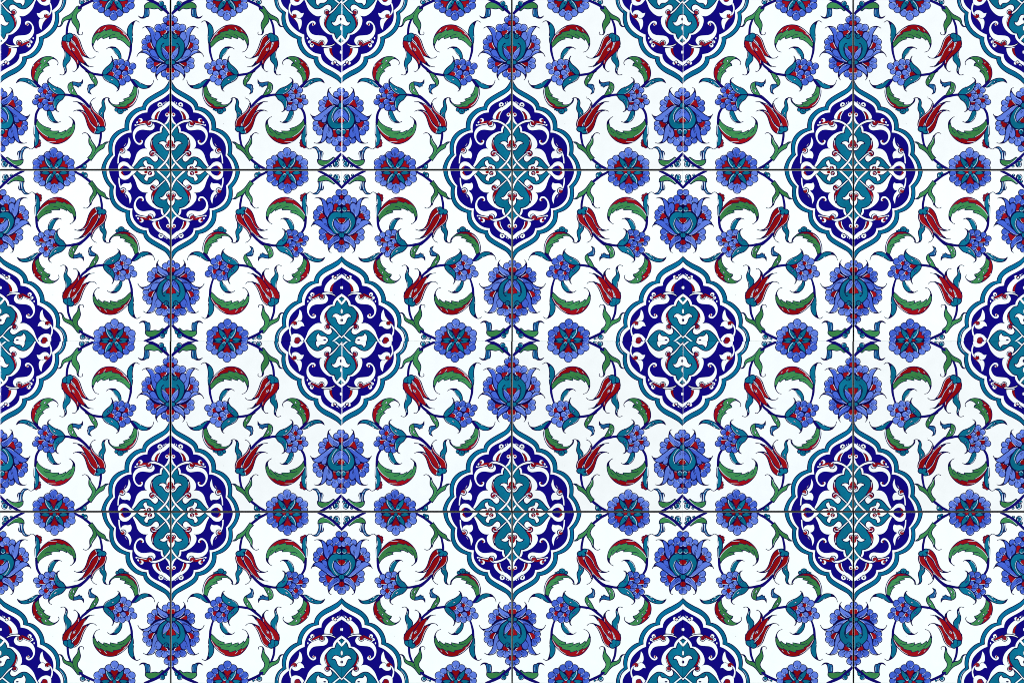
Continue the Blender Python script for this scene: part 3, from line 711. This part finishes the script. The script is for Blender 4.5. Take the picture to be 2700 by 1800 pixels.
def palmette_right():
    part('palmette', 70)
    F('navy', 'c', '1620,330* 1545,345 1470,440 1420,560 1310,590 1260,700 1190,650 1150,770 1090,820 1030,890 1030,1000 1090,1100 1125,1250 1120,1390 1212,1470 1275,1500 1350,1500 1430,1540 1530,1630 1620,1640*', 0)
    sub('blossom')
    lobes('c', (1530, 480), [(1545, 345, 50), (1475, 425, 68)])
    ell('red', 'c', 1530, 490, 50, ol=12)
    sub('blossom')
    lobes('c', (1410, 680), [(1520, 610, 60), (1305, 590, 74), (1420, 570, 72)])
    F('red', 'c', '1340,680* 1385,650 1410,660 1440,640 1475,650 1470,710 1400,740 1378,775*', 10); S('hi', 'c', '1470,650 1485,680 1430,725 1395,760', 10)
    sub('blossom')
    lobes('c', (1120, 960), [(1092, 808, 62), (1030, 890, 72), (1030, 1005, 68), (1120, 1050, 36)])
    F('red', 'c', '1075,970* 1085,920 1140,900 1170,930 1190,1000 1210,1030 1140,1030 1095,1000', 10); S('hi', 'c', '1150,910 1172,970 1205,1025', 11)
    sub('blossom')
    lobes('c', (1240, 1350), [(1118, 1285, 62), (1120, 1390, 66), (1212, 1470, 64)])
    F('red', 'c', '1210,1345* 1230,1312 1300,1325 1360,1335* 1300,1390 1250,1405 1215,1385', 10); S('hi', 'c', '1270,1398 1310,1372 1365,1335', 9)
    sub('blossom')
    lobes('f', (1510, 480), [(1530, 622, 52), (1440, 545, 72)])
    ell('red', 'f', 1520, 475, 58, ol=12); ring('hi', 'f', 1515, 485, 44, 8, 60, 200)
    sub('petal')
    F('blue', 'c', '1045,572* 1132,570 1202,610 1230,682 1285,670 1335,700 1362,770 1345,820 1280,900 1250,1030* 1190,960 1162,850 1140,722 1092,632', 17)
    T('c', '1120,575,30 1070,566,26 1020,572,13 970,600,5'); V('c', '1210,740 1230,820 1275,890', 9); V('c', '1250,840 1280,870', 7); H('c', '1075,580 1140,582 1195,620 1228,690', 7); V('c', '1232,685 1250,750', 8)
    sub('petal')
    F('blue', 'c', '918,1112* 980,1066 1060,1060 1118,1105* 1128,1075 1170,1045 1230,1060 1272,1130 1312,1202 1382,1272 1450,1322* 1330,1305 1230,1262 1150,1202 1060,1140 990,1116', 17)
    T('c', '970,1090,34 925,1110,22 882,1145,12 856,1196,5'); V('c', '1130,1150 1200,1200 1300,1210', 9); V('c', '1190,1190 1260,1230 1340,1245', 8); H('c', '960,1085 1050,1072 1105,1110', 7); H('c', '1330,1240 1380,1280 1430,1312', 9); V('c', '1118,1105 1150,1150', 9)
    sub('teal_crescent')
    F('teal', 'c', '1620,640* 1540,660 1502,720 1400,770 1332,820 1272,900 1256,1000 1282,1120 1342,1222 1450,1302* 1475,1262 1402,1170 1366,1062 1372,980 1412,920 1440,955 1480,965 1620,890*', 17)
    F('teal', 'c', '1620,880* 1480,935 1400,945 1368,1060 1405,1170 1480,1275 1620,1290*', 0)
    sub('petal')
    F('blue', 'c', '1390,1000* 1382,1062 1402,1150 1460,1240 1502,1270* 1552,1220 1502,1100 1440,1050', 17)
    V('c', '1455,1170 1480,1230', 8); V('c', '1490,1170 1510,1220', 8); H('c', '1392,1010 1450,1062 1510,1120', 7)
    F('red', 'c', '1450,1000* 1465,980 1500,985 1620,920* 1620,1160* 1510,1110 1470,1050', 12)
    sub('teal_curl')
    ell('teal', 'c', 1455, 772, 50, ol=16); S('navy', 'c', '1500,790,14 1470,790,12 1455,770,12 1475,750,8')
    sub('petal')
    F('blue', 'c', '1512,1370* 1440,1345 1362,1372 1285,1450 1255,1540 1250,1600 1262,1640* 1300,1570 1380,1508 1470,1450', 17)
    T('f', '1258,560,32 1262,610,20 1276,650,11 1298,678,5'); V('c', '1380,1425 1440,1370', 8); V('c', '1400,1405 1470,1370', 8); H('c', '1275,1480 1340,1400 1420,1360', 7)
    sub('teal_disc')
    ell('teal', 'c', 1505, 1322, 54, 48, 0, 17)
    F('teal', 'c', '1530,1230* 1620,1200* 1620,1420* 1540,1410', 12)

# ---- rosettes -----------------------------------------------------------------------------------------
def rosette(crop, cx, cy, sg):
    """half a rosette: SG +1 opens upward (foot of the tile), -1 opens downward (head of the tile)"""
    part('rosette', 50)
    P = lambda s: ' '.join((lambda t: '%f,%f%s' % (cx + float(t[0]), cy - sg * float(t[1].rstrip('*')), '*' if t[1].endswith('*') else ''))(q.split(',')) for q in s.split())
    mir = lambda s: ' '.join(('-' + q if not q.startswith('-') else q[1:]) for q in s.split())
    B = lambda ls: [(cx + x, cy - sg * y, r) for x, y, r in ls]
    F('navy', crop, P('-370,10 -350,130 -262,212 -190,200 -120,285 0,362 120,285 190,200 262,212 350,130 370,10 300,-60 0,-90 -300,-60'), 0)
    F('red', crop, P('-170,20 -150,120 -80,150 0,135 80,150 150,120 170,20 0,-60'), 0)
    for m in (1, -1):
        sub('blossom')
        lobes(crop, (cx - m * 225, cy - sg * 90), B([(-m * 362, 18, 72), (-m * 262, 212, 72), (-m * 358, 130, 80)]), hl=(-0.5, -0.8))
        s = '-298,22* -290,85 -242,100 -242,150 -190,172 -150,100 -125,35*'
        F('red', crop, P(s if m == 1 else mir(s)), 10)
        S('navy', crop, P('%d,300 %d,270' % (-m * 222, -m * 205)), 12)
    sub('blossom')
    lobes(crop, (cx, cy - sg * 190), B([(-120, 285, 78), (120, 285, 78), (0, 362, 82)]), hl=(-0.5, -0.8))
    F('red', crop, P('0,105* -65,180 -82,225 -45,245 0,222* 45,245 80,225 62,175'), 10)
    sub('teal_leaf')
    for s in ('-188,255* -185,160 -150,85 -100,25 -60,15 -15,35 -25,85 -80,160', '-840,0*'):
        if s.startswith('-840'): continue
        F('teal', crop, P(s), 16); seed_pts = None
    S('hi', crop, P('-165,230 -160,165 -120,85 -70,30'), 8); ell('navy', crop, cx - 68, cy - sg * 95, 10, 28, -sg * -35)
    sub('teal_leaf')
    F('teal', crop, P(mir('-188,255* -185,160 -150,85 -100,25 -60,15 -15,35 -25,85 -80,160')), 16)
    S('hi', crop, P('30,40 60,20 90,40'), 8); ell('navy', crop, cx + 78, cy - sg * 90, 10, 28, sg * -35)
    sub('teal_leaf')
    F('teal', crop, P('-290,10* -200,40 -130,35 -100,0* -200,-45'), 12)
    sub('teal_leaf')
    F('teal', crop, P('290,10* 200,40 130,35 100,0* 200,-45'), 12)
    sub('flower_heart')
    ell('teal', crop, cx, cy, 40, ol=12)

medallion_upper(); medallion_lower(); stems(); forks(); leaves(); saw_leaves(); buds()
tulip_upper(); tulip_lower(); carnation_left(); carnation_right()
rosette('b', 1380, -8, -1); rosette('g', 1130, 1530, 1)
palmette_left(); palmette_right()

stack_layers()

# ------------------------------------------------------------------ tiles
DZ = 4e-6           # each brush layer lies this much above the one below
DROP = 1.1              # the glaze rounds down over the arris, px

def clip_half(poly, ax, v, keep_less):
    out = []
    n = len(poly)
    for k in range(n):
        a, b = poly[k], poly[(k + 1) % n]
        ia = (a[ax] <= v) if keep_less else (a[ax] >= v)
        ib = (b[ax] <= v) if keep_less else (b[ax] >= v)
        if ia: out.append(a)
        if ia != ib:
            t = (v - a[ax]) / (b[ax] - a[ax])
            p = [a[0] + (b[0] - a[0]) * t, a[1] + (b[1] - a[1]) * t]
            p[ax] = v
            out.append(tuple(p))
    return out

def split_cells(poly, xs, ys):
    """cut a polygon along the arris lines"""
    mnx, mxx = min(p[0] for p in poly), max(p[0] for p in poly)
    mny, mxy = min(p[1] for p in poly), max(p[1] for p in poly)
    for x0, x1 in zip(xs, xs[1:]):
        if mxx <= x0 or mnx >= x1: continue
        px = poly
        if mnx < x0: px = clip_half(px, 0, x0, False)
        if mxx > x1: px = clip_half(px, 0, x1, True)
        if len(px) < 3: continue
        for y0, y1 in zip(ys, ys[1:]):
            if mxy <= y0 or mny >= y1: continue
            py = px
            if mny < y0: py = clip_half(py, 1, y0, False)
            if mxy > y1: py = clip_half(py, 1, y1, True)
            if len(py) >= 3: yield py

# kind: mirror x, mirror y, body rect in the cell, paint inset (l,t,r,b), drawing transform, palette
KINDS = {
    'A': dict(mx=False, my=False, body=(0.1, 0.15, 447.6, 446.0), inset=(0, 0, 0.4, 0.3), bev=(2.8, 2.0, 1.2, 1.2), tr=(1, 0, 1, 0), pal='A'),
    'B': dict(mx=True, my=False, body=(1.5, 0.15, 449.9, 446.2), inset=(0.5, 0, 0, 0.3), bev=(1.2, 1.2, 1.0, 1.2), tr=(1, 2.0, 1, 0), pal='B'),
    'C': dict(mx=False, my=True, body=(0.1, 0.4, 448.5, 449.85), inset=(0, 0.3, 0.4, 0), bev=(1.0, 1.2, 1.2, 1.2), tr=(1, 2.5, 0.9855, 5.6), pal='C'),
    'D': dict(mx=True, my=True, body=(2.1, 0.6, 449.9, 449.85), inset=(0.4, 0.3, 0, 0), bev=(1.2, 1.2, 1.0, 1.4), tr=(1, 0.7, 0.9855, 5.6), pal='D'),
}

def build_mesh(name, faces, pal, body, inset, bev):
    """faces in cell px (x right, y down) -> mesh facing -Y, origin at the cell centre"""
    x0, y0, x1, y1 = body
    def z_drop(x, y):
        d = min((x - x0) / bev[0], (y - y0) / bev[1], (x1 - x) / bev[2], (y1 - y) / bev[3])
        return 0.0 if d >= 1 else (1 - max(0.0, d)) * DROP * PX
    cx0, cy0, cx1, cy1 = x0 + inset[0], y0 + inset[1], x1 - inset[2], y1 - inset[3]
    xs = [cx0] + [v for v in (x0 + bev[0], x1 - bev[2]) if cx0 < v < cx1] + [cx1]
    ys = [cy0] + [v for v in (y0 + bev[1], y1 - bev[3]) if cy0 < v < cy1] + [cy1]
    verts, vmap, fs, mi = [], {}, [], []
    used = []
    for col, poly, lv in faces:
        for p in split_cells(poly, xs, ys):
            ar = sum(a[0] * b[1] - b[0] * a[1] for a, b in zip(p, p[1:] + p[:1]))
            if abs(ar) < 1e-4: continue
            if ar > 0: p = p[::-1]              # y is down in the drawing
            idx = []
            for x, y in p:
                key = (round(x, 2), round(y, 2), lv)
                k = vmap.get(key)
                if k is None:
                    k = vmap[key] = len(verts)
                    verts.append(((x - 225) * PX, z_drop(x, y) - (lv + 1) * DZ, (225 - y) * PX))
                if k not in idx: idx.append(k)
            if len(idx) < 3: continue
            if col not in used: used.append(col)
            fs.append(idx); mi.append(used.index(col))
    if not fs: return None
    me = bpy.data.meshes.new(name)
    me.from_pydata(verts, [], fs)
    for c in used: me.materials.append(MATS[pal, c])
    me.polygons.foreach_set('material_index', mi)
    me.update()
    return me

def body_mesh(pal, body, bev):
    x0, y0, x1, y1 = body
    xs = [x0, x0 + bev[0], x1 - bev[2], x1]; ys = [y0, y0 + bev[1], y1 - bev[3], y1]
    v, f, mi = [], [], []
    for j, y in enumerate(ys):
        for i, x in enumerate(xs):
            edge = i in (0, 3) or j in (0, 3)
            v.append(((x - 225) * PX, DROP * PX if edge else 0.0, (225 - y) * PX))
    for j in range(3):
        for i in range(3):
            a = j * 4 + i
            f.append((a, a + 4, a + 5, a + 1)); mi.append(0)
    border = [0, 1, 2, 3, 7, 11, 15, 14, 13, 12, 8, 4]
    n = len(v)
    for k in border: v.append((v[k][0], 0.008, v[k][2]))
    for k in range(12):
        j = (k + 1) % 12
        f.append((border[k], border[j], n + j, n + k)); mi.append(1)
    f.append(tuple(range(n, n + 12))); mi.append(1)
    me = bpy.data.meshes.new('tile_body')
    me.from_pydata(v, [], f)
    me.materials.append(MATS[pal, 'white']); me.materials.append(M_BISC)
    me.polygons.foreach_set('material_index', mi)
    me.update()
    return me

def build_tile(kind):
    K = KINDS[kind]
    sx, ox, sy, oy = K['tr']
    def tx(p):
        x, y = p[0] / 8.0 * sx + ox, p[1] / 8.0 * sy + oy
        return (450 - x if K['mx'] else x, 450 - y if K['my'] else y)
    root = bpy.data.objects.new('ceramic_tile', None)
    root.empty_display_size = 0.02
    COL.objects.link(root)
    b = bpy.data.objects.new('glazed_body', body_mesh(K['pal'], K['body'], K['bev']))
    COL.objects.link(b); b.parent = root
    objs = {}
    todo = []
    for n, p in enumerate(PARTS):
        me = build_mesh(p['name'], [(c, [tx(q) for q in poly], lv['z']) for c, poly, lv in p['faces']], K['pal'], K['body'], K['inset'], K['bev']) if p['faces'] else None
        if me is None and p['parent'] is not None: continue
        if me is None and p['faces']: continue
        o = bpy.data.objects.new(p['name'], me)
        if me is None: o.empty_display_size = 0.01
        COL.objects.link(o)
        o.parent = root if p['parent'] is None else objs[p['parent']]
        if p['label']: o['label'] = p['label']
        objs[n] = o
    return root

def copy_tree(o, parent=None):
    c = o.copy()
    COL.objects.link(c)
    c.parent = parent
    for ch in list(o.children): copy_tree(ch, c)
    return c

# mortar bed behind the tiles: it shows only in the joints
wm = bpy.data.meshes.new('wall_mortar')
hw, hh = WALL_W / 2 + 0.02, WALL_H / 2 + 0.02
wm.from_pydata([(-hw, 0.0045, -hh), (hw, 0.0045, -hh), (hw, 0.0045, hh), (-hw, 0.0045, hh),
                (-hw, 0.05, -hh), (hw, 0.05, -hh), (hw, 0.05, hh), (-hw, 0.05, hh)], [],
               [(0, 1, 2, 3), (5, 4, 7, 6), (1, 5, 6, 2), (4, 0, 3, 7), (3, 2, 6, 7), (4, 5, 1, 0)])
wm.materials.append(M_GROUT)
wall = bpy.data.objects.new('wall', wm)
COL.objects.link(wall)
wall['kind'] = 'structure'

ORD = ['first', 'second', 'third', 'fourth', 'fifth', 'sixth']
ROWN = ['top row', 'second row', 'third row', 'bottom row']
LOOK = {'A': 'blue-flowered white tile with medallions at upper left and lower right',
        'B': 'pale-flowered white tile with medallions at upper right and lower left',
        'C': 'pale-flowered white tile with medallions at upper right and lower left',
        'D': 'blue-flowered white tile with medallions at upper left and lower right'}
protos = {}
for r in range(ROWS):
    for c in range(COLS):
        kind = ('AB', 'CD')[r % 2][c % 2]
        if kind not in protos:
            protos[kind] = o = build_tile(kind)
        else:
            o = copy_tree(protos[kind])
        o.location = ((c * 450 + 225) * PX - WALL_W / 2, 0, WALL_H / 2 - (r * 450 + 225) * PX)
        o['label'] = '%s, %s, %s' % (LOOK[kind], ROWN[r], ORD[c])
        o['category'] = 'tile'
        o['group'] = 'glazed floral tiles on the wall'
